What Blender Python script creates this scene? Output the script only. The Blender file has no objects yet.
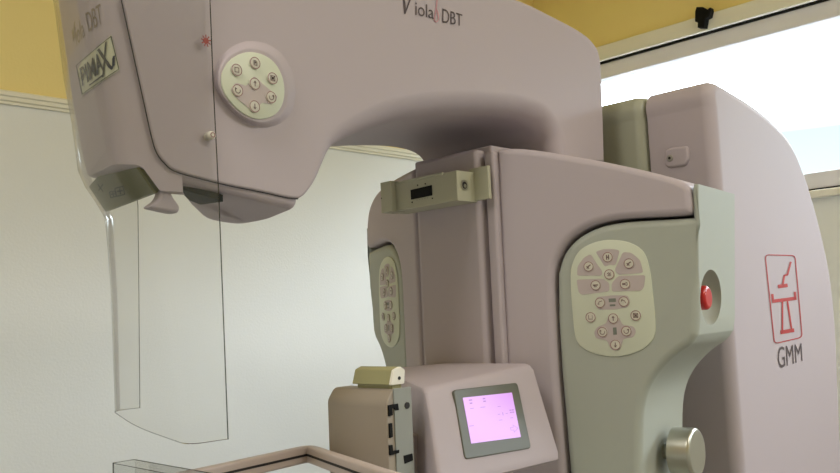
import bpy, bmesh, math, random
from mathutils import Vector, Matrix
from mathutils.bvhtree import BVHTree
random.seed(4)
scene = bpy.context.scene
C = scene.collection

# ------------------------------------------------------------------ camera
EYE = Vector((0.0, 0.0, 1.45))
FPX = 860.0
H = math.radians(45.0)
PITCH = math.atan(82.0 / FPX)
ROLL = math.atan(0.045)
ch, sh, cp, sp = math.cos(H), math.sin(H), math.cos(PITCH), math.sin(PITCH)
FWD = Vector((cp * ch, cp * sh, sp))
R0 = Vector((sh, -ch, 0.0))
U0 = R0.cross(FWD)
RIGHT = R0 * math.cos(ROLL) - U0 * math.sin(ROLL)
UP = U0 * math.cos(ROLL) + R0 * math.sin(ROLL)
cam_data = bpy.data.cameras.new('camera')
cam_data.sensor_width = 36.0
cam_data.lens = FPX / 840.0 * 36.0
cam_data.clip_start = 0.02
cam = bpy.data.objects.new('camera', cam_data)
C.objects.link(cam)
cam.matrix_world = Matrix(((RIGHT.x, UP.x, -FWD.x, EYE.x), (RIGHT.y, UP.y, -FWD.y, EYE.y),
                           (RIGHT.z, UP.z, -FWD.z, EYE.z), (0, 0, 0, 1)))
scene.camera = cam

def ray(px, py):
    return (FWD + RIGHT * ((px - 420.0) / FPX) - UP * ((py - 236.5) / FPX)).normalized()

def on_plane(px, py, p, n):
    d = ray(px, py)
    t = (Vector(p) - EYE).dot(n) / d.dot(n)
    return EYE + d * t
def on_y(px, py, y): return on_plane(px, py, (0, y, 0), Vector((0, 1, 0)))
def on_x(px, py, x): return on_plane(px, py, (x, 0, 0), Vector((1, 0, 0)))
def on_z(px, py, z): return on_plane(px, py, (0, 0, z), Vector((0, 0, 1)))

# ------------------------------------------------------------------ materials
def lin(c):
    return tuple(((v / 255.0) / 12.92 if v / 255.0 <= 0.04045 else ((v / 255.0 + 0.055) / 1.055) ** 2.4) for v in c) + (1.0,)

def mat(name, rgb, rough=0.5, metal=0.0, spec=0.5, bump=0.0, bscale=300.0, vary=0.0, vscale=6.0, emit=None, estr=0.0):
    m = bpy.data.materials.new(name)
    m.use_nodes = True
    nt = m.node_tree
    b = nt.nodes['Principled BSDF']
    b.inputs['Base Color'].default_value = lin(rgb)
    b.inputs['Roughness'].default_value = rough
    b.inputs['Metallic'].default_value = metal
    b.inputs['Specular IOR Level'].default_value = spec
    tc = nt.nodes.new('ShaderNodeTexCoord')
    if vary > 0:
        n = nt.nodes.new('ShaderNodeTexNoise')
        n.inputs['Scale'].default_value = vscale
        n.inputs['Detail'].default_value = 4
        nt.links.new(tc.outputs['Object'], n.inputs['Vector'])
        mx = nt.nodes.new('ShaderNodeMix'); mx.data_type = 'RGBA'
        c = lin(rgb)
        mx.inputs['A'].default_value = tuple(v * (1 - vary) for v in c[:3]) + (1,)
        mx.inputs['B'].default_value = tuple(min(1, v * (1 + vary)) for v in c[:3]) + (1,)
        nt.links.new(n.outputs['Fac'], mx.inputs['Factor'])
        nt.links.new(mx.outputs['Result'], b.inputs['Base Color'])
    if bump > 0:
        n = nt.nodes.new('ShaderNodeTexNoise')
        n.inputs['Scale'].default_value = bscale
        n.inputs['Detail'].default_value = 3
        nt.links.new(tc.outputs['Object'], n.inputs['Vector'])
        bp = nt.nodes.new('ShaderNodeBump')
        bp.inputs['Strength'].default_value = bump
        bp.inputs['Distance'].default_value = 0.002
        nt.links.new(n.outputs['Fac'], bp.inputs['Height'])
        nt.links.new(bp.outputs['Normal'], b.inputs['Normal'])
    if emit:
        b.inputs['Emission Color'].default_value = lin(emit)
        b.inputs['Emission Strength'].default_value = estr
    return m

def clear_mat(name, tint, gloss_max=0.5, ior=1.45, haze=0.0, haze_rgb=(220, 220, 215)):
    m = bpy.data.materials.new(name)
    m.use_nodes = True
    nt = m.node_tree
    nt.nodes.clear()
    out = nt.nodes.new('ShaderNodeOutputMaterial')
    tr = nt.nodes.new('ShaderNodeBsdfTransparent'); tr.inputs['Color'].default_value = tint + (1,)
    gl = nt.nodes.new('ShaderNodeBsdfGlossy'); gl.inputs['Roughness'].default_value = 0.12
    df = nt.nodes.new('ShaderNodeBsdfDiffuse'); df.inputs['Color'].default_value = lin(haze_rgb)
    m0 = nt.nodes.new('ShaderNodeMixShader'); m0.inputs['Fac'].default_value = haze
    nt.links.new(tr.outputs[0], m0.inputs[1]); nt.links.new(df.outputs[0], m0.inputs[2])
    fr = nt.nodes.new('ShaderNodeFresnel'); fr.inputs['IOR'].default_value = ior
    mu = nt.nodes.new('ShaderNodeMath'); mu.operation = 'MULTIPLY'; mu.inputs[1].default_value = gloss_max
    nt.links.new(fr.outputs[0], mu.inputs[0])
    mx = nt.nodes.new('ShaderNodeMixShader')
    nt.links.new(mu.outputs[0], mx.inputs[0])
    nt.links.new(m0.outputs[0], mx.inputs[1]); nt.links.new(gl.outputs[0], mx.inputs[2])
    nt.links.new(mx.outputs[0], out.inputs['Surface'])
    return m

M = {}
M['lilac'] = mat('lilac_plastic', (186, 174, 177), 0.58, spec=0.3, bump=0.05, bscale=900)
M['grey'] = mat('grey_green_plastic', (172, 175, 163), 0.52, spec=0.35, bump=0.05, bscale=900)
M['olive'] = mat('olive_grey_plastic', (166, 166, 146), 0.45, bump=0.05, bscale=900)
M['pad'] = mat('cream_membrane', (208, 211, 188), 0.45)
M['zone'] = mat('mauve_print', (190, 176, 172), 0.5)
M['ring'] = mat('brown_print', (146, 104, 102), 0.5)
M['btn'] = mat('button_cream', (206, 200, 184), 0.4)
M['icon'] = mat('dark_print', (124, 102, 98), 0.5)
M['icongreen'] = mat('grey_print', (120, 124, 112), 0.5)
M['dark'] = mat('dark_gap', (38, 34, 34), 0.6)
M['black'] = mat('black_plastic', (12, 12, 12), 0.6, spec=0.2)
M['text'] = mat('dark_lettering', (74, 60, 62), 0.5)
M['pink'] = mat('pink_ribbon_print', (206, 150, 158), 0.5)
M['fainttext'] = mat('worn_lettering', (150, 136, 118), 0.5)
M['red'] = mat('red_print', (176, 40, 36), 0.5)
M['redbtn'] = mat('red_button', (190, 28, 24), 0.35)
M['redstar'] = mat('red_star_print', (150, 66, 54), 0.6)
M['bracket'] = mat('olive_painted_metal', (184, 182, 158), 0.4, metal=0.0)
M['metal'] = mat('brushed_steel', (176, 174, 160), 0.32, metal=0.9)
M['latch'] = mat('grey_plate', (158, 160, 154), 0.4, metal=0.2)
M['clasp'] = mat('olive_clasp', (164, 160, 118), 0.4)
M['block'] = mat('tan_plastic', (164, 152, 138), 0.5)
M['sframe'] = mat('screen_frame', (98, 98, 84), 0.4)
M['screen'] = mat('lit_screen', (30, 25, 30), 0.3, emit=(232, 168, 248), estr=0.76)
M['scrtext'] = mat('screen_print', (30, 25, 30), 0.3, emit=(186, 120, 206), estr=0.7)
M['smoke'] = mat('smoked_olive_window', (88, 88, 36), 0.35, spec=0.25)
M['smokeprint'] = mat('window_print', (24, 24, 14), 0.6, spec=0.1)
M['underside'] = mat('dark_green_glass', (30, 36, 31), 0.6, spec=0.2)
M['sticker'] = mat('pale_sticker', (206, 206, 180), 0.4)
M['stext'] = mat('sticker_lettering', (84, 84, 80), 0.5)
M['swoosh'] = mat('navy_swoosh', (44, 48, 66), 0.4)
M['frost'] = mat('cream_frame', (246, 242, 230), 0.5)
M['wframe'] = mat('white_aluminium', (240, 238, 246), 0.4)
M['white'] = mat('white_wall_paint', (240, 240, 235), 0.75, bump=0.25, bscale=140, vary=0.03, vscale=3)
M['yellow'] = mat('yellow_wall_paint', (248, 226, 152), 0.75, bump=0.2, bscale=140, vary=0.03, vscale=3)
M['trim'] = mat('cream_trim', (246, 240, 218), 0.55)
M['floor'] = mat('floor_vinyl', (150, 146, 138), 0.5, vary=0.06, vscale=12)
M['clear'] = clear_mat('clear_shield', (0.965, 0.965, 0.955), 0.5, haze=0.04)
M['clearedge'] = clear_mat('clear_shield_edge', (0.42, 0.42, 0.40), 0.6, haze=0.1, haze_rgb=(150, 148, 140))
M['paddleclear'] = clear_mat('clear_paddle', (0.90, 0.91, 0.90), 0.7, haze=0.04)
M['glass'] = clear_mat('window_glass', (0.97, 0.99, 1.0), 0.5)
M['rail'] = mat('mauve_rail', (196, 180, 172), 0.4)

# ------------------------------------------------------------------ mesh builder
def frame(o, u, v, n):
    o, u, v, n = Vector(o), Vector(u), Vector(v), Vector(n)
    return lambda a, b, c=0.0: o + u * a + v * b + n * c

def area(p):
    return 0.5 * sum(p[i][0] * p[(i + 1) % len(p)][1] - p[(i + 1) % len(p)][0] * p[i][1] for i in range(len(p)))

def inset(p, d):
    """offset a counter-clockwise polygon inwards by d"""
    out = []
    n = len(p)
    for i in range(n):
        a, b, c = p[i - 1], p[i], p[(i + 1) % n]
        e1 = Vector((b[0] - a[0], b[1] - a[1])); e2 = Vector((c[0] - b[0], c[1] - b[1]))
        if e1.length < 1e-9: e1 = e2
        if e2.length < 1e-9: e2 = e1
        e1.normalize(); e2.normalize()
        n1 = Vector((-e1.y, e1.x)); n2 = Vector((-e2.y, e2.x))
        m = n1 + n2
        if m.length < 1e-6: m = n1.copy()
        m.normalize()
        k = max(0.45, m.dot(n1))
        dd = d[i] if isinstance(d, list) else d
        out.append((b[0] + m.x * dd / k, b[1] + m.y * dd / k))
    if isinstance(d, list) or d > 0:                                  # edges that turned round collapse to their middle
        for _ in range(12):
            bad = False
            for i in range(n):
                j = (i + 1) % n
                ex, ey = p[j][0] - p[i][0], p[j][1] - p[i][1]
                fx, fy = out[j][0] - out[i][0], out[j][1] - out[i][1]
                if ex * fx + ey * fy < -1e-12:
                    mid = ((out[i][0] + out[j][0]) / 2, (out[i][1] + out[j][1]) / 2)
                    out[i] = out[j] = mid; bad = True
            if not bad: break
    return out

def spline(pts, n=6, closed=True):
    out = []
    N = len(pts)
    rng = range(N) if closed else range(N - 1)
    for i in rng:
        if closed:
            p0, p1, p2, p3 = pts[i - 1], pts[i], pts[(i + 1) % N], pts[(i + 2) % N]
        else:
            p0, p1, p2, p3 = pts[max(i - 1, 0)], pts[i], pts[i + 1], pts[min(i + 2, N - 1)]
        for k in range(n):
            t = k / n
            out.append(tuple(0.5 * (2 * b + (c - a) * t + (2 * a - 5 * b + 4 * c - d) * t * t + (-a + 3 * b - 3 * c + d) * t ** 3)
                             for a, b, c, d in zip(p0, p1, p2, p3)))
    if not closed:
        out.append(tuple(pts[-1]))
    return out

def rounded(pts, r, seg=5):
    """round every corner of a polygon; r is one radius or a list"""
    out = []
    N = len(pts)
    for i in range(N):
        rr = r[i] if isinstance(r, (list, tuple)) else r
        p = Vector(pts[i]).to_2d(); a = Vector(pts[i - 1]).to_2d(); b = Vector(pts[(i + 1) % N]).to_2d()
        da, db = (a - p), (b - p)
        k = min(rr, da.length * 0.48, db.length * 0.48)
        if k < 1e-5:
            out.append((p.x, p.y)); continue
        s, e = p + da.normalized() * k, p + db.normalized() * k
        for j in range(seg + 1):
            t = j / seg
            q = s * (1 - t) ** 2 + p * 2 * t * (1 - t) + e * t * t
            out.append((q.x, q.y))
    return out

def rect(a0, b0, a1, b1, r=0.0, seg=4):
    p = [(a0, b0), (a1, b0), (a1, b1), (a0, b1)]
    return rounded(p, r, seg) if r > 0 else p

def lerp(tab, z):
    if z >= tab[0][0]: a, b = tab[0], tab[1]
    elif z <= tab[-1][0]: a, b = tab[-2], tab[-1]
    else:
        for i in range(len(tab) - 1):
            if tab[i][0] >= z >= tab[i + 1][0]: a, b = tab[i], tab[i + 1]; break
    t = (z - a[0]) / (b[0] - a[0])
    return a[1] + (b[1] - a[1]) * t

class MB:
    def __init__(s): s.v, s.f, s.m = [], [], []
    def add(s, vs, fs, m=0):
        k = len(s.v)
        s.v += [Vector(x) for x in vs]
        for f in fs:
            s.f.append([i + k for i in f]); s.m.append(m)
    def loft(s, rings, m=0, cap0=True, cap1=True, closed=True):
        n = len(rings[0]); vs = [p for r in rings for p in r]; fs = []
        for i in range(len(rings) - 1):
            for j in range(n if closed else n - 1):
                a, b = i * n + j, i * n + (j + 1) % n
                fs.append([a, b, b + n, a + n])
        if cap0: fs.append(list(range(n))[::-1])
        if cap1: fs.append([(len(rings) - 1) * n + j for j in range(n)])
        s.add(vs, fs, m)
    def prism(s, poly, F, c0, c1, r=0.0, rb=0.0, seg=4, m=0):
        """extrude a polygon along the frame's normal from c0 (back) to c1 (front), rims rounded by r and rb"""
        p = list(poly)
        if area(p) < 0:
            p = p[::-1]
            if isinstance(r, list): r = r[::-1]
        rings = []
        if isinstance(r, list):
            rings.append([F(x, y, c0) for x, y in p])
            for k in range(seg + 1):
                a = math.pi / 2 * k / seg
                q = inset(p, [v * (1 - math.cos(a)) for v in r])
                rings.append([F(x, y, c1 - v * (1 - math.sin(a))) for (x, y), v in zip(q, r)])
            s.loft(rings, m)
            return
        if rb > 0:
            for k in range(seg + 1):
                a = math.pi / 2 * k / seg
                q = inset(p, rb * (1 - math.sin(a)))
                rings.append([F(x, y, c0 + rb * (1 - math.cos(a))) for x, y in q])
        else:
            rings.append([F(x, y, c0) for x, y in p])
        if r > 0:
            for k in range(seg + 1):
                a = math.pi / 2 * k / seg
                q = inset(p, r * (1 - math.cos(a)))
                rings.append([F(x, y, c1 - r * (1 - math.sin(a))) for x, y in q])
        else:
            rings.append([F(x, y, c1) for x, y in p])
        s.loft(rings, m)
    def flat(s, poly, F, c=0.0, m=0):
        s.add([F(x, y, c) for x, y in poly], [list(range(len(poly)))], m)
    def ring(s, F, cx, cy, r0, r1, c, m=0, n=24, ry=1.0):
        vs = []
        for rr in (r0, r1):
            vs += [F(cx + rr * math.cos(2 * math.pi * i / n), cy + rr * ry * math.sin(2 * math.pi * i / n), c) for i in range(n)]
        s.add(vs, [[i, (i + 1) % n, n + (i + 1) % n, n + i] for i in range(n)], m)
    def disc(s, F, cx, cy, r, c0, c1, rim=0.0, m=0, n=28):
        s.prism([(cx + r * math.cos(2 * math.pi * i / n), cy + r * math.sin(2 * math.pi * i / n)) for i in range(n)], F, c0, c1, rim, m=m)
    def stroke(s, pts, w, F, c, m=0, sub=1):
        for i in range(len(pts) - 1):
            a, b = Vector(pts[i]), Vector(pts[i + 1])
            d = b - a
            if d.length < 1e-9: continue
            d.normalize(); q = Vector((-d.y, d.x)) * w / 2; e = d * w * 0.35
            a, b = a - e, b + e
            vs = []
            for t in range(sub + 1):
                p = a + (b - a) * (t / sub)
                vs += [F(*(p - q), c), F(*(p + q), c)]
            s.add(vs, [[2 * t, 2 * t + 2, 2 * t + 3, 2 * t + 1] for t in range(sub)], m)
    def build(s, name, mats, parent=None, angle=38, wn=True, smooth=True):
        keep = [i for i, f in enumerate(s.f) if all(s.v[j].x < 1e5 for j in f)]
        if len(keep) < len(s.f):
            print('dropped', name, len(s.f) - len(keep))
            s.f = [s.f[i] for i in keep]; s.m = [s.m[i] for i in keep]
            used = sorted({j for f in s.f for j in f}); new = {j: i for i, j in enumerate(used)}
            s.v = [s.v[j] for j in used]; s.f = [[new[j] for j in f] for f in s.f]
        me = bpy.data.meshes.new(name)
        me.from_pydata([tuple(v) for v in s.v], [], s.f)
        for mm in (mats if isinstance(mats, (list, tuple)) else [mats]): me.materials.append(mm)
        me.polygons.foreach_set('material_index', s.m)
        bm = bmesh.new(); bm.from_mesh(me)
        if smooth: bmesh.ops.remove_doubles(bm, verts=bm.verts, dist=2e-5)
        bmesh.ops.recalc_face_normals(bm, faces=bm.faces)
        bm.to_mesh(me); bm.free()
        if smooth:
            me.polygons.foreach_set('use_smooth', [True] * len(me.polygons))
            me.set_sharp_from_angle(angle=math.radians(angle))
        o = bpy.data.objects.new(name, me)
        C.objects.link(o)
        if wn and smooth:
            w = o.modifiers.new('normals', 'WEIGHTED_NORMAL'); w.keep_sharp = True; w.weight = 80
        attach(o, parent)
        return o

def attach(o, parent):
    if parent is not None:
        o.parent = parent
        o.matrix_parent_inverse = Matrix.Translation(parent.location).inverted() if parent.type == 'EMPTY' else Matrix.Identity(4)

def thing(name, label, cat, loc, group=None):
    o = bpy.data.objects.new(name, None)
    o.empty_display_size = 0.05
    C.objects.link(o)
    o.location = loc
    o['label'] = label; o['category'] = cat
    if group: o['group'] = group
    return o

def structure(o):
    o['kind'] = 'structure'
    return o

def bake(o):
    dg = bpy.context.evaluated_depsgraph_get()
    me = bpy.data.meshes.new_from_object(o.evaluated_get(dg))
    o.modifiers.clear()
    o.data = me

def cut(o, cutter_mb):
    """carve a hollow into a part and drop the cutter"""
    k = cutter_mb.build('cutter', M['dark'], None, wn=False)
    for md in list(o.modifiers): o.modifiers.remove(md)
    b = o.modifiers.new('cut', 'BOOLEAN'); b.operation = 'DIFFERENCE'; b.object = k; b.solver = 'EXACT'
    b.material_mode = 'INDEX'
    bpy.context.view_layer.update()
    bake(o)
    bpy.data.objects.remove(k)
    o.data.polygons.foreach_set('use_smooth', [True] * len(o.data.polygons))
    o.data.set_sharp_from_angle(angle=math.radians(38))
    w = o.modifiers.new('normals', 'WEIGHTED_NORMAL'); w.keep_sharp = True; w.weight = 80

def bvh_of(*objs):
    vs, fs = [], []
    for o in objs:
        k = len(vs)
        vs += [v.co.copy() for v in o.data.vertices]
        fs += [[i + k for i in p.vertices] for p in o.data.polygons]
    return BVHTree.FromPolygons(vs, fs)

def surface_map(bvh, TL, TR, BR, BL, off=0.0008):
    """(a, b) in the unit square -> a point resting on the surface"""
    def F(a, b, c=0.0):
        x = (TL[0] * (1 - a) + TR[0] * a) * b + (BL[0] * (1 - a) + BR[0] * a) * (1 - b)
        y = (TL[1] * (1 - a) + TR[1] * a) * b + (BL[1] * (1 - a) + BR[1] * a) * (1 - b)
        hit, n, _, _ = bvh.ray_cast(EYE, ray(x, y))
        if hit is None:
            F.miss += 1
            return Vector((1e6, 0, 0))
        if n.dot(ray(x, y)) > 0: n = -n
        return hit + n * (off + c)
    F.miss = 0
    return F

def text_shape(s, shear=0.0, bold=0.0):
    cu = bpy.data.curves.new('lettering', 'FONT')
    cu.body = s; cu.shear = shear; cu.offset = bold
    o = bpy.data.objects.new('lettering', cu)
    C.objects.link(o)
    bpy.context.view_layer.update()
    me = bpy.data.meshes.new_from_object(o.evaluated_get(bpy.context.evaluated_depsgraph_get()))
    bpy.data.objects.remove(o)
    xs = [v.co.x for v in me.vertices]; ys = [v.co.y for v in me.vertices]
    x0, x1, y0, y1 = min(xs), max(xs), min(ys), max(ys)
    vs = [((v.co.x - x0) / (x1 - x0), (v.co.y - y0) / (y1 - y0)) for v in me.vertices]
    fs = [list(p.vertices) for p in me.polygons]
    bpy.data.meshes.remove(me)
    return vs, fs

def put_text(mb, s, F, c=0.0, m=0, shear=0.0, bold=0.0):
    vs, fs = text_shape(s, shear, bold)
    mb.add([F(a, b, c) for a, b in vs], fs, m)

def grid_patch(mb, F, n=10, k=8, m=0, c=0.0, r=0.0):
    vs = [F(i / n, j / k, c) for j in range(k + 1) for i in range(n + 1)]
    fs = [[j * (n + 1) + i, j * (n + 1) + i + 1, (j + 1) * (n + 1) + i + 1, (j + 1) * (n + 1) + i] for j in range(k) for i in range(n)]
    mb.add(vs, fs, m)

XZ = lambda y: frame((0, y, 0), (1, 0, 0), (0, 0, 1), (0, -1, 0))      # a along x, b up, c towards the viewer's side
YZ = lambda x: frame((x, 0, 0), (0, 1, 0), (0, 0, 1), (-1, 0, 0))      # faces the patient side
XY = lambda z: frame((0, 0, z), (1, 0, 0), (0, 1, 0), (0, 0, 1))

# ------------------------------------------------------------------ room
XW, YW, HC = 3.1, 2.3, 3.0
X0, Y0 = -2.0, -2.6
mtop = on_y(35, 101, YW).z
mz = mtop                                    # height where the yellow paint stops
def box(mb, a, b, m=0):
    F = XY(0)
    mb.prism([(a[0], a[1]), (b[0], a[1]), (b[0], b[1]), (a[0], b[1])], F, a[2], b[2], m=m)
mb = MB(); box(mb, (X0 - .1, Y0 - .1, -.1), (XW + .25, YW + .1, 0)); structure(mb.build('floor', M['floor'], smooth=False))
mb = MB(); box(mb, (X0 - .1, Y0 - .1, HC), (XW + .25, YW + .1, HC + .1)); structure(mb.build('ceiling', M['yellow'], smooth=False))
mb = MB()
box(mb, (X0 - .1, YW, 0), (XW + .25, YW + .1, mz), 0); box(mb, (X0 - .1, YW, mz), (XW + .25, YW + .1, HC), 1)
structure(mb.build('wall_back', [M['white'], M['yellow']], smooth=False))
mb = MB(); box(mb, (X0 - .1, Y0, 0), (X0, YW, mz), 0); box(mb, (X0 - .1, Y0, mz), (X0, YW, HC), 1)
structure(mb.build('wall_left', [M['white'], M['yellow']], smooth=False))
mb = MB(); box(mb, (X0 - .1, Y0 - .1, 0), (XW + .25, Y0, mz), 0); box(mb, (X0 - .1, Y0 - .1, mz), (XW + .25, Y0, HC), 1)
structure(mb.build('wall_front', [M['white'], M['yellow']], smooth=False))
# window wall with its opening
wz1 = on_x(660, 31, XW).z; wz0 = on_x(828, 191, XW).z
wy1 = YW - 0.12; wy0 = -2.2
mb = MB()
box(mb, (XW, Y0, 0), (XW + .2, YW, wz0), 0)
box(mb, (XW, Y0, wz1), (XW + .2, YW, HC), 1)
box(mb, (XW, Y0, wz0), (XW + .2, wy0, wz1), 0); box(mb, (XW, wy1, wz0), (XW + .2, YW, wz1), 0)
structure(mb.build('wall_right', [M['white'], M['yellow']], smooth=False))
# dado moulding along the back wall
mb = MB()
prof = [(0, -.016), (-.006, -.016), (-.007, -.011), (-.012, -.009), (-.013, -.002), (-.017, 0), (-.018, .008), (-.01, .012), (0, .012)]
mb.loft([[Vector((x, YW + a * 1.2, mz + b * 1.25)) for a, b in prof] for x in (X0, XW)])
structure(mb.build('trim_1', M['trim'], angle=20))
# window
win = bpy.data.objects.new('window_1', None); C.objects.link(win); win.location = (XW, 0, wz0); structure(win)
zl = on_x(720, 28.5, XW - .02).z            # dark line under the outer frame
mb = MB()
FH = YZ(XW)
def bar(y0, y1, z0, z1, c0, c1, r=.004, m=0): mb.prism(rect(y0, z0, y1, z1), FH, c0, c1, r, m=m)
bar(wy0, wy1, zl + .007, wz1 + .005, -.05, .02)
bar(wy0, wy1, wz0 - .02, wz0 + .006, -.05, .03)
bar(wy0, wy0 + .05, wz0, wz1, -.05, .02); bar(wy1 - .05, wy1, wz0, wz1, -.05, .02)
mb.build('window_frame', M['frost'], win)
zs = on_x(720, 49, XW + .02).z
mb = MB(); bar(wy0 + .05, wy1 - .05, zl, zl + .007, -.04, .004, 0); mb.build('gasket', M['black'], win)
mb = MB()
zb = on_x(828, 171, XW + .02).z
bar(wy0 + .04, wy1 - .04, zs, zl, -.06, -.005); bar(wy0 + .04, wy1 - .04, wz0 + .012, zb, -.06, -.005)
bar(wy0 + .04, wy0 + .11, wz0, zl, -.06, -.005); bar(wy1 - .11, wy1 - .04, wz0, zl, -.06, -.005)
bar(-.55, -.45, wz0, zl, -.06, -.005)
mb.build('sash', M['wframe'], win)
mb = MB(); bar(wy0 + .05, wy1 - .05, wz0 + .004, wz0 + .014, -.03, .006, 0); mb.build('gasket', M['black'], win)
mb = MB(); mb.flat(rect(wy0 + .05, zb - .01, wy1 - .05, zs + .01), FH, -.04); mb.build('pane', M['glass'], win)
# small black catch on the frame head
mb = MB()
FC = YZ(XW - .02)
def pyz(px, py): p = on_x(px, py, XW - .02); return (p.y, p.z)
mb.prism([pyz(*q) for q in [(700, 8.5), (706, 8.5), (708, 10), (711, 11), (713.5, 9), (714, 12), (712.5, 18), (709, 20), (707.5, 29), (701, 29), (701, 24), (698.3, 23), (698.5, 13)]], FC, 0, .03, .004)
mb.build('catch', M['black'], win)

# ------------------------------------------------------------------ mammography machine
mach = thing('mammography_machine', 'large lilac and grey-green mammography machine standing in front of the window', 'medical machine', (1.3, 0.99, 0.0))

# --- arm with the tube head
YN, YF = 0.865, 1.115
def pa(px, py, y=YN): p = on_y(px, py, y); return (p.x, p.z)
seam_px = [(91, -140), (122, 0), (133, 50), (144, 100), (150, 126), (154, 140)]
top = [(606, 164), (604.5, 110), (603, 75), (601.5, 58), (597, 45), (583, 31), (550, 13), (515, -3), (400, -42), (250, -90), (91, -140)]
bot = [(122, 0), (144, 100), (152, 136), (157, 152), (165, 163), (179, 172.5), (227, 185), (262, 192), (293, 198.5), (304, 196), (315, 184), (326, 166),
       (340, 147), (365, 133), (400, 120), (440, 113), (480, 111), (520, 114), (543, 122), (554, 136), (558, 152), (560, 166)]
prof = spline([pa(*q) for q in top], 4, False)[:-1] + spline([pa(*q) for q in bot], 5, False)
mb = MB()
FA = XZ(YN)
n_top = (len(top) - 1) * 4
rad = []
for i in range(len(prof)):
    if i < n_top: rad.append(.010)
    else:
        j = (i - n_top) / 5.0                      # index along the lower outline
        tab = [(0, .004), (9, .004), (10.5, .010), (12, .026), (14, .034), (18, .034), (20, .024), (21, .014)]
        rad.append(-lerp([(-a, -b) for a, b in tab], -j))
def FTaper(a, b, c=0.0):
    k = min(1.0, max(0.0, -c / (YF - YN)))          # the head narrows towards its far side
    x = a + k * .62 * max(0.0, .66 - a)
    z = b + k * .055 * min(1.0, max(0.0, (.84 - a) / .2))
    e = min(1.0, max(0.0, (a - .60) / .16)); e = e * e * (3 - 2 * e)
    return Vector((x, YN - c + k * .062 * e, z))
mb.prism(prof, FTaper, -(YF - YN), 0, rad, seg=7)
arm = mb.build('tube_arm', M['lilac'], mach)

mb = MB()
sl = prof[n_top:n_top + 8 * 5 + 3]
mb.stroke(sl, .0015, FA, -.0016)
mb.build('seam', M['dark'], arm, wn=False, smooth=False)

# --- lower rim of the head, seen from underneath
zrim = on_y(230, 196, YN).z
def pz(px, py, z): p = on_z(px, py, z); return (p.x, p.y)
zu = on_y(231, 199.5, YN + .003).z
plan_n = [pz(*q, zu) for q in [(172, 183), (200, 191), (231, 199), (262, 202), (280, 203), (302, 203.5), (320, 190), (322, 184)]]
plan_f = [pz(*q, zu) for q in [(318, 192), (300, 204), (270, 217), (240, 222), (203, 218), (190, 208), (172, 195)]]
cx = sum(p[0] for p in plan_n) / len(plan_n)
x_l, x_r = on_y(172, 194.5, YN).x, on_y(301, 204.5, YN).x
rimpoly = rounded([(x_l - .012, YN + .0025), (x_r, YN + .0025), plan_f[2], plan_f[3], plan_f[4], plan_f[5]],
                  [.012, .02, .03, .03, .03, .02, .03], 6)
mb = MB()
x_k = on_y(231, 199, YN).x
lift = lambda x: .24 * min(.10, max(0.0, x_k - x)) - .05 * min(.10, max(0.0, x - x_k))       # the head's foot rises towards the patient
FD = lambda x, y, c=0.0: Vector((x, y, zu + lift(x) - c))
mb.prism(rimpoly, FD, -.06, 0, .012)
rim = mb.build('head_base', M['lilac'], mach)
def on_foot(px, py):
    z = zu
    for _ in range(30): p = on_z(px, py, z); z = zu + lift(p.x)
    return (p.x, max(p.y, YN + .007))
rp = [on_foot(*q) for q in [(178, 187.5), (188, 189.5), (219.5, 198.5), (223, 200), (200.5, 203), (190, 199)]]
mb = MB(); mb.prism(rp, FD, -.006, .002, 0); mb.build('beam_port', M['underside'], mach)

# --- rounded front cover of the head
YCN, YCF = YN + .012, YF - .012
cover_near = [(lambda p: (p.z, p.x))(on_y(*q, YCN)) for q in [(60, -140), (90, 0), (107, 90), (113, 130), (119, 165), (126, 185)]]
cover_far = [(lambda p: (p.z, p.x))(on_y(*q, YCF)) for q in [(40, -140), (62, 0), (73, 90), (80, 130), (87, 165), (94, 190)]]
def cover_section(xs, z, grow=0.0):
    n_, f_ = lerp(cover_near, z), lerp(cover_far, z)
    P = [(xs, YN + .003 - grow), (n_ - grow, YN - grow + .009), (f_ - grow, YF + grow), (max(xs + .03, f_ + .04), YF + grow)]
    rq = rounded(P, [0, .05, .03, 0], 8)
    e = rq[1]
    q = [(P[0][0] + (e[0] - P[0][0]) * i / 16, P[0][1] + (e[1] - P[0][1]) * i / 16) for i in range(16)] + rq[1:-1] + [P[3]]
    return [Vector((x, y, z)) for x, y in q]
mb = MB()
rings = []
for px, py in seam_px:
    p = on_y(px, py, YN)
    rings.append(cover_section(p.x + .034, p.z))
# light window: a smoked inlay that forms the chin
wq = [on_y(155, 193, YN + .012), on_y(137, 167, YN + .012), on_y(120, 168, YN + .10), on_y(100, 173, YF - .03), on_y(88, 187, YF - .03), on_y(105, 212, YF - .03)]
z_lo = wq[0].z
xl_ = rings[-1][0].x
low = []
for v in rings[-1]:
    t = min(1, max(0, (wq[0].x - v.x) / (wq[0].x - wq[1].x)))
    if v.y > YN + .06: t = 1
    zt = wq[1].z + (wq[3].z - wq[1].z) * (v.y - YN) / (YF - YN) + .001
    low.append(Vector((v.x + .002, v.y, min(v.z - .002, (z_lo + .002) * (1 - t) + zt * t))))
rings.append(low)
rings.append([Vector((v.x + .006, .99 + (v.y - .99) * .95, v.z - .002)) for v in low])
mb.loft(rings)
cover = mb.build('head_cover', M['lilac'], mach, angle=50)
mb = MB()
cen = sum(wq, Vector()) / len(wq)
mb.loft([[v + Vector((.03, 0, .034 if v.z < z_lo + .012 else 0)) for v in wq], [v + Vector((.002, 0, 0)) for v in wq], [cen + (v - cen) * .97 for v in wq]])
light_window = mb.build('light_window', M['smoke'], mach, angle=25)
mb = MB(); mb.prism(rounded([(wq[0].x + .016, YN + .012), (xl_ + .06, YN + .012), (xl_ + .10, YF - .04), (wq[5].x + .02, YF - .04)], .006, 4), XY(0), z_lo + .036, wq[3].z + .05, .004, .004)
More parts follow.
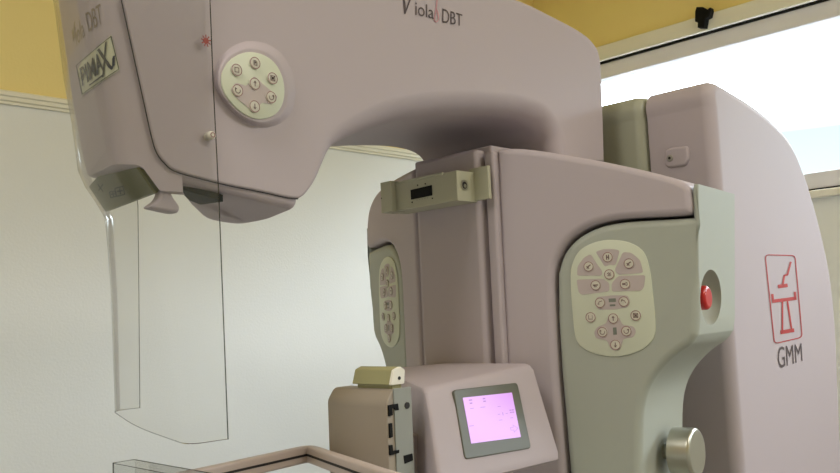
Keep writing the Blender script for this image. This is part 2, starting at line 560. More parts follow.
mb.build('chin', M['lilac'], mach)

bv_cover = bvh_of(cover)
bv_arm = bvh_of(arm)

# --- lettering on the arm
mb = MB()
F = surface_map(bv_arm, (0, 0), (840, 0), (840, 473), (0, 473))
FP = lambda x, y, c=0.0: F(x / 840.0, 1 - y / 473.0, c)             # surface point under a photograph coordinate
def pstroke(mb, pts, w, FPx, m=0, c=0.0): mb.stroke(pts, w, FPx, c, m)
mb.add([FP(*q) for q in [(402, -7), (404, -7), (405.5, 8), (405.2, 14), (404, 14)]], [[0, 1, 2, 3, 4]])
mb.add([FP(*q) for q in [(404, 14), (405.2, 14), (412, -4), (413.5, -9), (412, -9), (410, -4)]], [[0, 1, 2, 3, 4, 5]])
put_text(mb, 'iola', surface_map(bv_arm, (415.0, 1.5), (433.4, 6.5), (433.4, 19.2), (415.0, 15)))
put_text(mb, 'DBT', surface_map(bv_arm, (442, 8.6), (462, 14.6), (462, 26.2), (442, 22.6)))
pstroke(mb, spline([(437, -4), (436.2, 6), (435, 14), (434.2, 20), (436, 22), (438, 19), (437.5, 13), (435.5, 8)], 4, False), 1.3, FP, 1)
mb.build('lettering', [M['text'], M['pink']], arm, wn=False, smooth=False)

# --- lettering and sticker on the front cover
mb = MB()
put_text(mb, 'DBT', surface_map(bv_cover, (85.7, 13.5), (100.5, 3.5), (103, 23), (89.5, 32)))
put_text(mb, 'V', surface_map(bv_cover, (69, 12), (77, 8), (77, 38), (71, 45)))
put_text(mb, 'iola', surface_map(bv_cover, (74.5, 25), (83, 18), (86, 36), (77.5, 46)))
FPc0 = surface_map(bv_cover, (0, 0), (840, 0), (840, 473), (0, 473))
FPc = lambda x, y, c=0.0: FPc0(x / 840.0, 1 - y / 473.0, c)
mb.build('faded_lettering', [M['fainttext']], cover, wn=False, smooth=False)
mb = MB()
SQ = ((76.5, 65), (111.6, 34.9), (120, 69.8), (82.5, 95.5))
FS = surface_map(bv_cover, *SQ, off=.0008)
n, k = 24, 10
grid_patch(mb, FS, n, k, 0)
edge = [(0, 0), (1, 0), (1, 1), (0, 1), (0, 0)]
fine = []
for i in range(4):
    for t in range(10):
        fine.append((edge[i][0] + (edge[i + 1][0] - edge[i][0]) * t / 10, edge[i][1] + (edge[i + 1][1] - edge[i][1]) * t / 10))
fine.append((0, 0))
mb.stroke([(.02 + .96 * a, .03 + .94 * b) for a, b in fine], .022, FS, .0006, 1, 2)
def sub(F, a0, b0, a1, b1): return lambda a, b, c=0.0: F(a0 + (a1 - a0) * a, b0 + (b1 - b0) * b, c)
put_text(mb, 'PIMA', sub(FS, .08, .24, .66, .80), .0012, 1, .1, .012)
mb.stroke([(.64, .88), (.80, .22)], .06, FS, .0010, 1, 8)
mb.stroke([(.84, .92), (.60, .10)], .04, FS, .0010, 1, 8)
mb.stroke([(.78, .30), (.83, .16), (.88, .22), (.93, .42)], .06, FS, .0010, 2, 8)
mb.stroke([(.26, .13), (.60, .14)], .05, FS, .0010, 1, 8)
stk = mb.build('maker_sticker', [M['sticker'], M['stext'], M['swoosh']], cover, wn=False, smooth=False)
# symbols printed on the smoked window
bvw = bvh_of(light_window)
FW0 = surface_map(bvw, (0, 0), (840, 0), (840, 473), (0, 473), off=.0015)
FW = lambda x, y, c=0.0: FW0(x / 840.0, 1 - y / 473.0, c)
mb = MB()
for sx, sy, s in ((121, 191, 5), (114, 194, 3.4)):
    mb.stroke([(sx - s, sy - s * .6), (sx + s * .6, sy - s), (sx + s, sy + s * .6), (sx - s * .6, sy + s), (sx - s, sy - s * .6)], .9, FW, 0)
    mb.stroke([(sx - s * .5, sy), (sx + s * .5, sy - .6)], 1.2, FW, 0); mb.stroke([(sx, sy - s * .5), (sx + .6, sy + s * .5)], 1.2, FW, 0)
mb.stroke([(99, 184), (104, 191)], 1.0, FW, 0); mb.stroke([(104, 184), (100, 190)], 1.0, FW, 0)
mb.build('symbols', M['smokeprint'], light_window, wn=False, smooth=False)
# hook that carries the shield, under the cover
mb = MB()
hp = [pa(*q, YN + .01) for q in [(148, 207), (158, 200), (162, 192), (158, 186), (163, 181), (170, 186), (172, 194), (181, 207), (179, 213), (170, 212)]]
mb.prism(rounded(hp, .004, 3), XZ(YN + .01), -.014, 0, .004)
mb.build('shield_hook', M['lilac'], mach)

# ---------------------------------------------------------------- body with two wings
T = math.radians(70)
XP, PY0, PY1 = 1.076, 0.90, 1.08
un = Vector((math.cos(T), -math.sin(T), 0)); nn = Vector((-math.sin(T), -math.cos(T), 0))
uf = Vector((math.cos(T), math.sin(T), 0)); nf = Vector((-math.sin(T), math.cos(T), 0))
DA = math.radians(8)
T2 = math.radians(65)
uf = Vector((math.cos(T2), math.sin(T2), 0)); nf = Vector((-math.sin(T2), math.cos(T2), 0))
dn = Vector((-math.cos(DA), -math.sin(DA), 0)); df = Vector((-math.cos(DA), math.sin(DA), 0))   # the wing's sides run back almost along the machine
FN = frame((XP, PY0, 0), un, (0, 0, 1), dn)
FF = frame((XP, PY1, 0.017), uf, (0, 0, 1), df)
def pw(px, py):
    p = on_plane(px, py, (XP, PY0, 0), nn)
    return ((p - Vector((XP, PY0, 0))).dot(un), p.z)
zfoot = 0.55
def foot(px, py): return (pw(px, py)[0], zfoot)
DW = 0.172
shell = [pw(*q) for q in [(498, 150), (512, 148.5), (530, 149.5), (560, 154), (600, 161), (640, 169.5), (670, 177), (684, 182), (690.5, 188), (692, 196), (692.5, 212),
                          (680, 215.5), (650, 217), (620, 219), (596, 224), (575, 235), (561, 251), (554.5, 272), (555, 310), (558, 370)]]
lb = pw(566, 470)
shell = spline(shell, 3, False) + [lb, (lb[0], zfoot), (0.0, zfoot)]
shell = [(max(a, -0.0), b) for a, b in shell]
panel = [pw(*q) for q in [(557, 320), (556.5, 274), (563, 254), (577, 238), (598, 227), (622, 222), (650, 220), (692.3, 217.5), (692.8, 190), (694, 184), (698.5, 184), (698.5, 225), (698.5, 245), (698.5, 270), (698.5, 300), (698.5, 320),
                          (697, 334), (690, 344), (676, 354), (663, 366), (653, 379), (646, 394), (642, 414), (641, 440)]]
pb = pw(641, 470)
panel = [panel[0]] + spline(panel[1:8], 4, False) + panel[8:16] + spline(panel[16:], 4, False) + [pb, (pb[0], zfoot), (pw(568.5, 470)[0], zfoot), pw(568.5, 470), pw(560, 370)]
z0 = max(b for a, b in shell) - .018
i0 = max(range(len(shell)), key=lambda i: shell[i][0])
Lx = shell[i0][0]
shell_far = spline([(0.0, z0), (.10, z0), (.18, z0 - .003), (.24, z0 - .012), (Lx - .028, z0 - .032), (Lx - .008, z0 - .060), (Lx, z0 - .095)], 4, False) + [q_ for q_ in shell[i0 + 1:] if q_[1] < shell[i0][1]]
for FRM, nm in ((FN, 'near'), (FF, 'far')):
    mb = MB(); mb.prism(shell if nm == 'near' else shell_far, FRM, -DW, .006, .011, seg=5)
    mb.build('wing_shell', M['lilac'], mach)
    pr = []
    lt = pw(692.8, 190)[0]
    for a_, b_ in panel:
        if a_ > lt - .0006 and b_ > pw(698.5, 235)[1]: pr.append(.003)
        elif a_ > lt - .0006 and b_ > pw(698.5, 330)[1]: pr.append(.003)
        else: pr.append(.012)
    mb = MB(); mb.prism(panel, FRM, -DW + .002, .001, pr, seg=5)
    o = mb.build('wing_panel', M['grey'], mach)
    if nm == 'near': wing_panel = o
# core between the wings
ztop = on_x(497, 151, XP).z
mb = MB()
mb.prism(rect(PY0 - .0, zfoot, PY1 + .0, ztop + .012, .004), YZ(XP), -.36, .002, .004)
mb.build('body_core', M['lilac'], mach)
# pedestal below the frame
mb = MB(); mb.prism(rect(XP + .03, .72, XP + .42, 1.26, .06, 6), XY(0), 0, zfoot + .05, .01); mb.build('pedestal', M['lilac'], mach)
# raised front plate and guide rail
XPF = 1.052
ypl0 = on_x(478, 200, XPF).y; ypl1 = on_x(416, 200, XPF).y
zpl = on_x(470, 150, XPF).z
mb = MB()
mb.prism(rect(ypl0, zfoot, ypl1, zpl, .006), YZ(XPF), -.03, 0, .008)
mb.build('front_plate', M['lilac'], mach)
mb = MB()
yr0 = on_x(496, 200, XPF + .01).y
mb.prism(rect(yr0 + .004, zfoot, ypl0 - .006, zpl - .006, .006), YZ(XPF + .012), -.02, 0, .005)
mb.build('guide_rail', M['lilac'], mach)

# ---------------------------------------------------------------- membrane pads
def icon(mb, kind, F, cx, cy, r, c, m):
    k = r * .5; w = r * .14
    S = lambda pts, ww=w: mb.stroke([(cx + a * k, cy + b * k) for a, b in pts], ww, F, c, m)
    if kind == 'up': S([(0, -.9), (0, .9)], w * 1.3); S([(-.5, .3), (0, .95), (.5, .3)])
    elif kind == 'down': S([(0, .9), (0, -.9)], w * 1.3); S([(-.5, -.3), (0, -.95), (.5, -.3)])
    elif kind in ('ccw', 'cw'):
        g = 1 if kind == 'cw' else -1
        S([(g * math.cos(t), math.sin(t)) for t in [math.radians(a) for a in range(-200, 40, 24)]]); S([(g * .5, .5), (g * .95, .75), (g * 1.0, .2)], w * 1.4)
    elif kind == 'square': S([(-.8, -.8), (.8, -.8), (.8, .8), (-.8, .8), (-.8, -.8)])
    elif kind == 'cross': S([(-.9, -.9), (.9, -.9), (.9, .9), (-.9, .9), (-.9, -.9)]); S([(-.9, -.9), (.9, .9)]); S([(-.9, .9), (.9, -.9)]); S([(-.4, 0), (0, .4), (.4, 0), (0, -.4), (-.4, 0)])
    elif kind == 'corner': S([(-.8, .9), (-.8, -.8), (.9, -.8)]); S([(.8, .8), (.8, -.4)], w * .7)
    elif kind == 'hand': S([(-.9, .1), (.9, .1)], w * 2); S([(-.9, .1), (-.4, -.6), (.5, -.6)])
    elif kind == 'column': S([(-.45, .9), (-.45, -.9)], w * 1.6); S([(.45, .9), (.45, -.9)], w * 1.6); S([(-.4, 0), (.4, 0)], w * 2)
    elif kind == 'head': S([(-.7, -.7), (.1, .2), (.8, .6)], w * 1.8); S([(-.8, .1), (.1, -.8)], w * 1.5)
    elif kind == 'lamp': S([(-.9, 0), (0, 0)], w * 3); S([(.3, .7), (.9, .5), (.9, -.5), (.3, -.7)])
    elif kind == 'lock': S([(-.6, -.6), (.6, .6)], w * 1.4); S([(-.7, .4), (-.1, .7)], w * 1.4); S([(.2, -.6), (.7, -.2)], w * 1.4)
    elif kind == 'arc': S([(-.9, -.6), (-.3, .4), (.9, .7)]); S([(-.9, -.6), (-.3, -.6)])
    elif kind == 'arcr': S([(.9, -.6), (.3, .4), (-.9, .7)]); S([(-.9, .1), (-.9, .8), (-.3, .8)])
    elif kind == 'page': S([(-.6, -.8), (-.6, .8), (.3, .8), (.7, .3), (.7, -.8), (-.6, -.8)]); S([(-.2, -.3), (-.2, .4), (.3, .2), (-.2, 0)])

def pad(F, conv, outline, zones, buttons, greys, rad, parent, base=0.0):
    mb = MB()
    mb.prism(spline([conv(*q) for q in outline], 5), F, base - .004, base + .0022, .001, seg=2)
    for z in zones:
        mb.flat(rounded([conv(*q) for q in z], rad * .45, 3), F, base + .0027, 1)
    for g in greys:
        a, b = conv(*g)
        mb.flat(rect(a - rad * .35, b - rad * .7, a + rad * .35, b + rad * .7), F, base + .0031, 2) if g[0] == 616 else None
        if g[0] != 616:
            mb.flat(rect(a - rad * .7, b, a + rad * .7, b + rad * .7), F, base + .0031, 2); mb.flat(rect(a - rad * .55, b - rad * .8, a + rad * .55, b - rad * .45), F, base + .0031, 2)
    p = mb.build('control_pad', [M['pad'], M['zone'], M['icongreen']], parent, wn=False, angle=30)
    for (px, py, kind) in buttons:
        a, b = conv(px, py)
        k = MB()
        k.disc(F, a, b, rad, base + .002, base + .0040, .0008, m=0)
        k.ring(F, a, b, rad * .86, rad * .99, base + .0042, 1)
        icon(k, kind, F, a, b, rad * .9, base + .0043, 2)
        k.build('button', [M['btn'], M['ring'], M['icon']], p, wn=False, angle=30)
    return p

wing_outline = [(571.5, 285), (572.5, 266), (580, 251), (595, 242.5), (613, 240), (631, 243), (644, 252), (650, 268), (653, 290), (655.5, 315), (655.5, 334), (648, 345.5), (634, 353), (615, 356.5), (597, 354), (584, 348), (576.5, 338), (573.5, 315)]
c5 = lambda pts: [(565 + x / 7.28, 235 + y / 7.28) for x, y in pts]
c6 = lambda pts: [(565 + x / 6.76, 290 + y / 6.76) for x, y in pts]
wing_zones = [c5([(95, 296), (100, 228), (145, 165), (195, 140), (236, 205), (280, 265), (275, 296)]),
              c5([(230, 122), (290, 103), (350, 102), (406, 112), (375, 222), (335, 215), (298, 232)]),
              c5([(430, 124), (490, 130), (555, 185), (577, 275), (395, 290), (368, 255)]),
              c5([(92, 325), (285, 318), (330, 350), (330, 410), (130, 436), (106, 415)]),
              c5([(348, 350), (395, 298), (592, 292), (582, 380), (562, 405), (348, 412)]),
              c6([(210, 90), (222, 48), (320, 36), (430, 36), (448, 76), (430, 118), (330, 132), (230, 132)]),
              c6([(298, 185), (370, 180), (395, 235), (470, 245), (488, 280), (470, 318), (400, 330), (385, 395), (350, 412), (318, 400), (290, 340), (215, 325), (203, 285), (225, 250), (285, 225)])]
wing_buttons = [(609, 257.3, 'column'), (590, 266.6, 'head'), (630.2, 263.6, 'head'), (610.6, 274.4, 'lock'), (597, 285.3, 'hand'), (626.4, 284, 'lamp'),
                (601.4, 302.7, 'arc'), (625, 301.5, 'arcr'), (592, 317.2, 'corner'), (637, 315.4, 'cross'), (614.6, 318.4, 'up'), (603.8, 332, 'ccw'), (627.7, 331, 'cw'), (616.8, 344.7, 'down')]
greys = [(613.5, 302), (616, 331)]
RB = 0.0078
pad(FN, pw, wing_outline, wing_zones, wing_buttons, greys, RB, mach, .001)
pad(FF, pw, wing_outline, wing_zones, wing_buttons, greys, RB, mach, .001)
# oval pad on the head, in a raised lilac surround
c4 = lambda pts: [(180 + x / 4.3, 20 + y / 4.3) for x, y in pts]
oval = c4([(180, 255), (190, 210), (225, 165), (285, 138), (350, 145), (405, 180), (440, 240), (451, 310), (436, 375), (395, 415), (330, 425), (262, 393), (210, 340), (186, 296)])
mb = MB()
cxo = sum(q[0] for q in oval) / len(oval); cyo = sum(q[1] for q in oval) / len(oval)
FO = lambda q, k, c: (lambda p: Vector((p[0], YN - c, p[1])))(pa(cxo + (q[0] - cxo) * k + 6.0 * (k - 1.06), cyo + (q[1] - cyo) * k - 6.0 * (k - 1.06), YN - c))
base_o = spline(oval, 4)
rings = []
for t in range(9):
    u = t / 8
    rings.append([FO(q, 1.34 - .27 * u, -.001 + .0105 * (u * u * (3 - 2 * u))) for q in base_o])
mb.loft(rings)
mb.build('pad_surround', M['lilac'], mach, angle=70)
pa_pad = lambda px, py: pa(px, py, YN - .0115)
arm_zone = [c4([(215, 300), (240, 268), (285, 285), (318, 240), (355, 275), (385, 300), (420, 330), (395, 365), (350, 355), (318, 405), (285, 370), (240, 335)])]
arm_buttons = [(236, 70.2, 'square'), (254.4, 63.3, 'page'), (271.9, 78.6, 'cross'), (254.2, 84, 'up'), (237, 90.7, 'ccw'), (270.5, 97.4, 'cw'), (254, 106.7, 'down')]
pad(FA, pa_pad, oval, arm_zone, arm_buttons, [], .0074, mach, .0092)

# ---------------------------------------------------------------- emergency stop and knob on the near wing
lend = pw(700, 300)[0]
ue = Vector((math.sin(DA), -math.cos(DA), 0))
lend = pw(698.5, 300)[0]
FE = frame(Vector((XP, PY0, 0)) + un * lend, -dn, (0, 0, 1), ue)            # a = depth behind the wing face, b = height, c = outwards
def pe(px, py, l=lend):
    o = Vector((XP, PY0, 0)) + un * l
    p = on_plane(px, py, o, ue)
    return ((p - o).dot(-dn), p.z)
ea, eb = pe(711.0, 297.5)
hw, hh = pe(721.0, 297.5)[0] - ea, eb - pe(709.5, 325)[1]
print('emergency', ea, eb, 'panel end', pe(730, 215), lend)
mb = MB()
rings = []
for t in range(0, 9):
    an = math.pi / 2 * t / 8
    q = math.cos(an) + .02
    rings.append([FE(ea + hw * q * math.cos(2 * math.pi * i / 40), eb + hh * q * math.sin(2 * math.pi * i / 40), -.030 * math.sin(an)) for i in range(40)])
rings.insert(0, [FE(ea + hw * 1.05 * math.cos(2 * math.pi * i / 40), eb + hh * 1.05 * math.sin(2 * math.pi * i / 40), .01) for i in range(40)])
mb.loft(rings)
cut(wing_panel, mb)
wing_panel.data.materials.clear(); wing_panel.data.materials.append(M['grey'])
ba, bb = pe(706.5, 297.5)[0], eb
mb = MB(); mb.disc(FE, ba, bb, .010, -.032, -.010)
stop = mb.build('emergency_button', M['black'], wing_panel)
mb = MB(); mb.disc(FE, ba, bb, .0185, -.012, .004, .006, n=36); mb.build('cap', M['redbtn'], stop)
llow = pb[0]
ol = Vector((XP, PY0, 0)) + un * llow
FK = frame(ol, -dn, (0, 0, 1), ue)
p = on_plane(664, 449, ol, ue); ka, kb = (p - ol).dot(-dn), p.z - .003
mb = MB()
mb.disc(FK, ka, kb, .012, -.004, .022, .002)
knob = mb.build('knob', M['metal'], mach)
mb = MB(); mb.disc(FK, ka, kb, .038, .018, .054, .006, n=48); mb.build('knob_cap', M['metal'], knob)

# ---------------------------------------------------------------- rear column
YC = 0.69
XC = on_y(714, 130, YC).x
def pc(px, py): p = on_y(px, py, YC); return (p.x, p.z)
prof = [pc(*q) for q in [(712.5, 106), (710.5, 90), (716, 80), (735, 90), (758, 105), (779, 123), (793, 141), (804, 165), (816, 203), (826, 243), (833, 280), (838, 330), (841, 400), (844, 473)]]
prof[0] = (XC, prof[0][1])
colp = [(XC, 0.0)] + spline(prof, 4, False) + [(pc(844, 473)[0] + .01, 0.0)]
YC2 = on_x(648, 140, XC).y
mb = MB(); mb.prism(colp, XZ(YC), -(YC2 - YC), 0, .022, .004, seg=6)
col_near = mb.build('column_housing', M['lilac'], mach)
ym = 2 * .99
mb = MB(); mb.prism(colp, XZ(ym - YC2), -(YC2 - YC), 0, .004, .02, seg=5)
mb.build('column_housing', M['lilac'], mach)
colm = [((x if x > XC + .02 else x - .01), z) for x, z in colp]
mb = MB(); mb.prism(colm, XZ(YC2 + .003), -(ym - 2 * YC2 - .006), 0, .02, .02)
mb.build('column_spine', M['olive'], mach)
mb = MB(); mb.prism(rect(XP + .2, YC2 + .05, XC + .1, ym - YC2 - .05), XY(0), .9, ztop - .02); mb.build('pivot', M['olive'], mach)
# lock screw in its raised boss
FCc = YZ(XC)
def px_(px, py): p = on_x(px, py, XC); return (p.y, p.z)
mb = MB()
mb.prism(rounded([px_(*q) for q in [(665, 165), (666, 151), (671, 148), (689, 146), (690, 160), (686, 166), (670, 168)]], .006, 4), FCc, -.004, .006, .005)
boss = mb.build('boss', M['lilac'], col_near)
sa, sb = px_(671.5, 158.5)
mb = MB(); mb.disc(FCc, sa, sb, .0062, 0, .0075, .001, m=0); mb.disc(FCc, sa, sb, .0026, .0075, .0078, 0, m=1)
mb.build('screw', [M['metal'], M['dark']], col_near)
# maker's emblem on the column side
bvc = bvh_of(col_near)
FG0 = surface_map(bvc, (0, 0), (840, 0), (840, 473), (0, 473))
FG = lambda x, y, c=0.0: FG0(x / 840.0, 1 - y / 473.0, c)
g = lambda pts: [(740 + x / 2.78, 230 + y / 2.78) for x, y in pts]
mb = MB()
ol_ = rounded(g([(69, 69), (152, 71), (172, 298), (95, 316)]), 4.0, 6)
mb.stroke(ol_ + [ol_[0]], 1.0, FG, 0)
mb.stroke(g([(140, 90), (131, 124), (122, 127), (118, 152)]), 1.9, FG, 0)
mb.stroke(g([(108, 157), (128, 154)]), 3.6, FG, 0)
mb.stroke(g([(89, 180), (91, 198)]), 2.3, FG, 0); mb.stroke(g([(152, 174), (153, 190)]), 2.3, FG, 0)
mb.stroke(g([(91, 198), (153, 190)]), 3.4, FG, 0)
mb.stroke(g([(117, 200), (117, 285)]), 1.7, FG, 0); mb.stroke(g([(131, 198), (143, 280)]), 1.7, FG, 0)
mb.stroke(g([(115, 284), (146, 279)]), 3.8, FG, 0)
q = g([(103, 326), (170, 314), (173, 364), (106, 386)])
put_text(mb, 'GMM', surface_map(bvc, *q), m=1)
print('emblem miss', FG0.miss)
mb.build('emblem', [M['red'], M['text']], col_near, wn=False, smooth=False)

# ---------------------------------------------------------------- digital readout bracket
XB = on_y(457, 185, on_x(477, 185, XPF).y).x
yb0 = on_x(457, 185, XB).y; yb1 = on_x(385.5, 195, XB).y
zt = on_x(457, 170, XB).z; zbm = on_x(457, 200.5, XB).z
br = thing('readout_bracket', 'olive metal bracket with a small black display window fixed high on the body front', 'bracket', (XPF, (yb0 + yb1) / 2, zbm))
FBk = YZ(XB)
mb = MB(); mb.prism(rect(yb0, zbm, yb1 - .002, zt), FBk, -(XPF - XB) + .001, 0, .002)
body = mb.build('bracket_box', M['bracket'], br)
wy_l = on_x(396, 200, XB).y
mb = MB()
mb.prism(rect(wy_l, zbm - .001, yb1, zt + .003), FBk, -.02, .012, .002)       # side lip
mb.prism(rect(yb0 + .030, zt - .003, wy_l, zt + .001), FBk, -.01, .002, .001)
mb.build('lip', M['bracket'], br)
def pb_(px, py): p = on_x(px, py, XB); return (p.y, p.z)
g1 = lambda x, y: pb_(360 + x / 4.2, 140 + y / 4.2)
mb = MB(); mb.prism([g1(*q) for q in [(215, 210), (302, 190), (304, 233), (217, 250)]], FBk, 0, .002, .0005)
mb.build('display_window', M['black'], br)
for x, y in ((243, 190), (275, 184), (220, 262), (305, 245), (112, 247)):
    a, b = g1(x, y)
    mb = MB(); mb.disc(FBk, a, b, .0012, 0, .0125 if x == 112 else .001, n=10)
    mb.build('screw_hole', M['dark'], br)
mb = MB()
for i in range(5):
    a, b = g1(240 + i * 11, 252 - i * 2.2); mb.disc(FBk, a, b, .0006, 0, .0006, n=8)
mb.build('lettering', M['icongreen'], br)
FBe = XZ(yb0)
p = on_y(464.3, 185.2, yb0)
mb = MB(); mb.ring(FBe, p.x, p.z, .0058, .0088, .0008, 0); mb.disc(FBe, p.x, p.z, .0060, -.002, .0006, 0, m=1); mb.disc(FBe, p.x + .001, p.z - .001, .0032, .0006, .001, 0, m=0)
mb.build('socket', [M['metal'], M['dark']], br)
yfl = on_x(491, 180, XPF).y
zf1, zf0 = on_x(484, 167, XPF).z, on_x(484, 200, XPF).z
mb = MB(); mb.prism(rect(yfl, zf0, yb0 + .01, zf1), YZ(XPF - .007), -.0062, 0, .001); mb.build('flange', M['bracket'], br)

# ---------------------------------------------------------------- compression carriage with the touch screen
YB_ = 0.78
b_r = on_y(546.5, 455, YB_); t_r = on_x(520, 365, b_r.x); b_l = on_y(438, 471, YB_)
zbot = b_r.z; ztp = t_r.z; yt = t_r.y
t_l = on_y(424, 387, yt)
xl_b, xl_t, xr = b_l.x, t_l.x, XPF - .002
print('carriage', b_r, t_r, b_l, t_l, XPF)
car = thing('compression_carriage', 'lilac carriage with a lit pink touch screen on the body front', 'control unit', (xr, .99, zbot))
yfc = 1.0
def carriage_ring(z, xl, y):
    P = [(xl, y), (xr, y), (xr, yfc), (xl + .085, yfc)]
    return [Vector((a, b, z)) for a, b in rounded(P, [.011, .006, .006, .02], 5)]
mb = MB()
yl = YB_
tilt = lambda t: (xl_b + (xl_t - xl_b) * t, yl + (yt - yl) * t, zbot + (ztp - zbot) * t)
rings = [carriage_ring(zbot - .014, xl_b + .004, yl + .006), carriage_ring(zbot - .010, xl_b, yl), carriage_ring(zbot, xl_b, yl)]
for t in (.3, .6, .93): x, y, z = tilt(t); rings.append(carriage_ring(z, x, y))
x, y, z = tilt(1.0); rings.append(carriage_ring(z - .002, x + .004, y + .004)); rings.append(carriage_ring(z, x + .012, y + .012))
for R_ in rings[-3:]:
    for v in R_:
        d_ = .017 * min(1, max(0, (xr - v.x) / (xr - xl_t))) * min(1, max(0, 1 - (v.y - yt) / (yfc - yt)))
        v.z -= d_ * (0.85 if R_ is rings[-3] else 1.0)
mb.loft(rings)
cbody = mb.build('carriage_body', M['lilac'], car, angle=30)
# neck that holds the carriage on the guide rail
mb = MB(); mb.prism(rect(.93, zbot - .01, 1.05, ztp - .003, .01), YZ(XPF - .09), -.085, 0, .01); mb.build('neck', M['lilac'], car)
nrm = Vector((1, 0, 0)).cross(Vector((0, yt - yl, ztp - zbot))).normalized()
if nrm.y > 0: nrm = -nrm
vdir = Vector((0, yt - yl, ztp - zbot)).normalized()
o_ = Vector((xl_b, yl, zbot))
FT = frame(o_, (1, 0, 0), vdir, nrm)
def pt(px, py):
    p = on_plane(px, py, o_, nrm) - o_
    return (p.x, p.dot(vdir))
mb = MB()
mb.prism(rounded([pt(*q) for q in [(464.4, 459.7), (530.5, 448.4), (516.5, 382.8), (452.6, 390.2)]], .006, 4), FT, -.003, .002, .0012)
scrf = mb.build('screen_frame', M['sframe'], car)
SC = [pt(*q) for q in [(470.1, 443.9), (519.6, 437.4), (510.6, 393), (461.7, 398.2)]]
mb = MB(); mb.prism(SC, FT, .001, .0026, 0)
scr = mb.build('screen', M['screen'], scrf, smooth=False)
def ps(u, v):
    a = [SC[0][i] * (1 - u) * (1 - v) + SC[1][i] * u * (1 - v) + SC[2][i] * u * v + SC[3][i] * (1 - u) * v for i in (0, 1)]
    return a
FSs = lambda u, v, c=0.0: FT(*ps(u, v), .0029 + c)
mb = MB()
for a, b, s in ((.13, .93, .02), (.13, .86, .015), (.40, .93, .015), (.40, .87, .015)):
    mb.stroke([(a - s, b), (a + s, b)], .03, FSs, 0)
for a, b, w in ((.10, .745, .06), (.30, .745, .09), (.02, .37, .08), (.62, .42, .06), (.86, .44, .05)):
    mb.stroke([(a, b), (a + w, b)], .012, FSs, 0)
mb.stroke([(.64, .72), (.70, .72)], .01, FSs, 0); mb.stroke([(.72, .58), (.72, .52)], .014, FSs, 0); mb.stroke([(.62, .55), (.66, .55)], .012, FSs, 0); mb.stroke([(.78, .55), (.82, .55)], .012, FSs, 0)
for a in (.89, .94):
    for b in (.56, .61): mb.stroke([(a - .012, b), (a + .012, b)], .024, FSs, 0)
mb.stroke([(.82, .17), (.88, .17), (.88, .12), (.97, .2), (.88, .28), (.88, .23), (.82, .23), (.82, .17)], .008, FSs, 0)
mb.build('screen_print', M['scrtext'], scr, wn=False, smooth=False)

# ---------------------------------------------------------------- paddle mount in front of the carriage
YK = 0.812
XK0 = on_y(388, 420, YK).x; XK1 = on_y(412.5, 420, YK).x
yk1 = on_x(327, 430, XK0).y
zk1 = on_x(388, 403, XK0).z; zk0 = zbot - .05
xm = XK0 + (XK1 - XK0) * .28
zkt = on_y(404, 387.5, YK).z
mnt = thing('paddle_mount', 'tan paddle mount block with grey latch plate beside the touch screen', 'mount', (XK0 + .02, (YK + yk1) / 2, zk0))
mb = MB()
prof = rounded([(XK0, zk0), (XK1 - .001, zk0), (XK1 - .001, zkt - .001), (XK0 + .012, zkt - .001), (XK0, zk1)], [.002, .002, .002, .006, .006], 4)
mb.prism(prof, XZ(YK + .002), -(yk1 - YK - .002), 0, .0015, .006)
mb.build('mount_block', M['block'], mnt)
mb = MB()
mb.prism(rect(xm, zk0 + .02, XK1, zkt, .001), XZ(YK), -.0022, 0, .0006)
mb.prism(rect(XK1 - .003, zk0 + .01, XK1 + .004, zkt - .006, .001), XZ(YK + .006), -(yk1 - YK - .03), 0, .001)
plate = mb.build('latch_plate', M['latch'], mnt)
q = lambda x, y: (lambda p: (p.x, p.z))(on_y(300 + x / 3.5, 338 + y / 3.5, YK))
mb = MB()
FKk = XZ(YK)
for poly in ([(310, 236), (342, 229), (345, 252), (332, 254), (330, 245), (322, 247), (324, 270), (312, 274)],
             [(313, 300), (322, 298), (324, 346), (315, 350)],
             [(313, 376), (323, 374), (325, 396), (346, 391), (346, 402), (315, 411)]):
    mb.prism([q(*p) for p in poly], FKk, -.002, .0008)
mb.build('slot', M['black'], mnt)
p = on_y(300 + 374 / 3.5, 338 + 236 / 3.5, YK)
mb = MB(); mb.disc(XZ(YK), p.x, p.z, .0042, 0, .0012, 0, m=0); mb.build('pin_hole', M['dark'], mnt)
mb = MB(); mb.prism([q(*p) for p in [(362, 412), (392, 404), (394, 428), (366, 440)]], XZ(YK), -.001, .001); mb.build('foot', M['black'], mnt)
# stub of the carriage that carries the mount
mb = MB(); mb.prism(rect(XK1 + .0055, YK + .03, .90, YK + .10), XY(0), zbot - .012, zbot + .05, .002); mb.build('mount_arm', M['lilac'], car)
# olive clasp on top of the mount
yc0 = YK + .006; yc1 = on_x(355, 380, XK0 + .018).y
zcb = zkt + .004
zct = on_y(398, 365, yc0).z
mb = MB()
xa = XK0 + .013
prof = rounded([(xa, zcb), (xa + .024, zcb), (xa + .026, zcb + .018), (xa + .018, zcb + .023), (xa + .006, zcb + .019)], .002, 3)
mb.prism(prof, XZ(yc0), -(yc1 - yc0), -.004, .001)
mb.prism(rect(xa + .006, zkt - .002, xa + .022, zcb + .002), XZ(yc0 + .004), -(yc1 - yc0 - .008), 0)
cl = mb.build('clasp', M['clasp'], mnt)
mb = MB(); mb.prism(prof, XZ(yc0), -.004, 0, .001, m=0); mb.disc(XZ(yc0), xa + .015, zcb + .008, .0024, 0, .0005, m=1)
mb.build('end_cap', [M['frost'], M['dark']], cl)

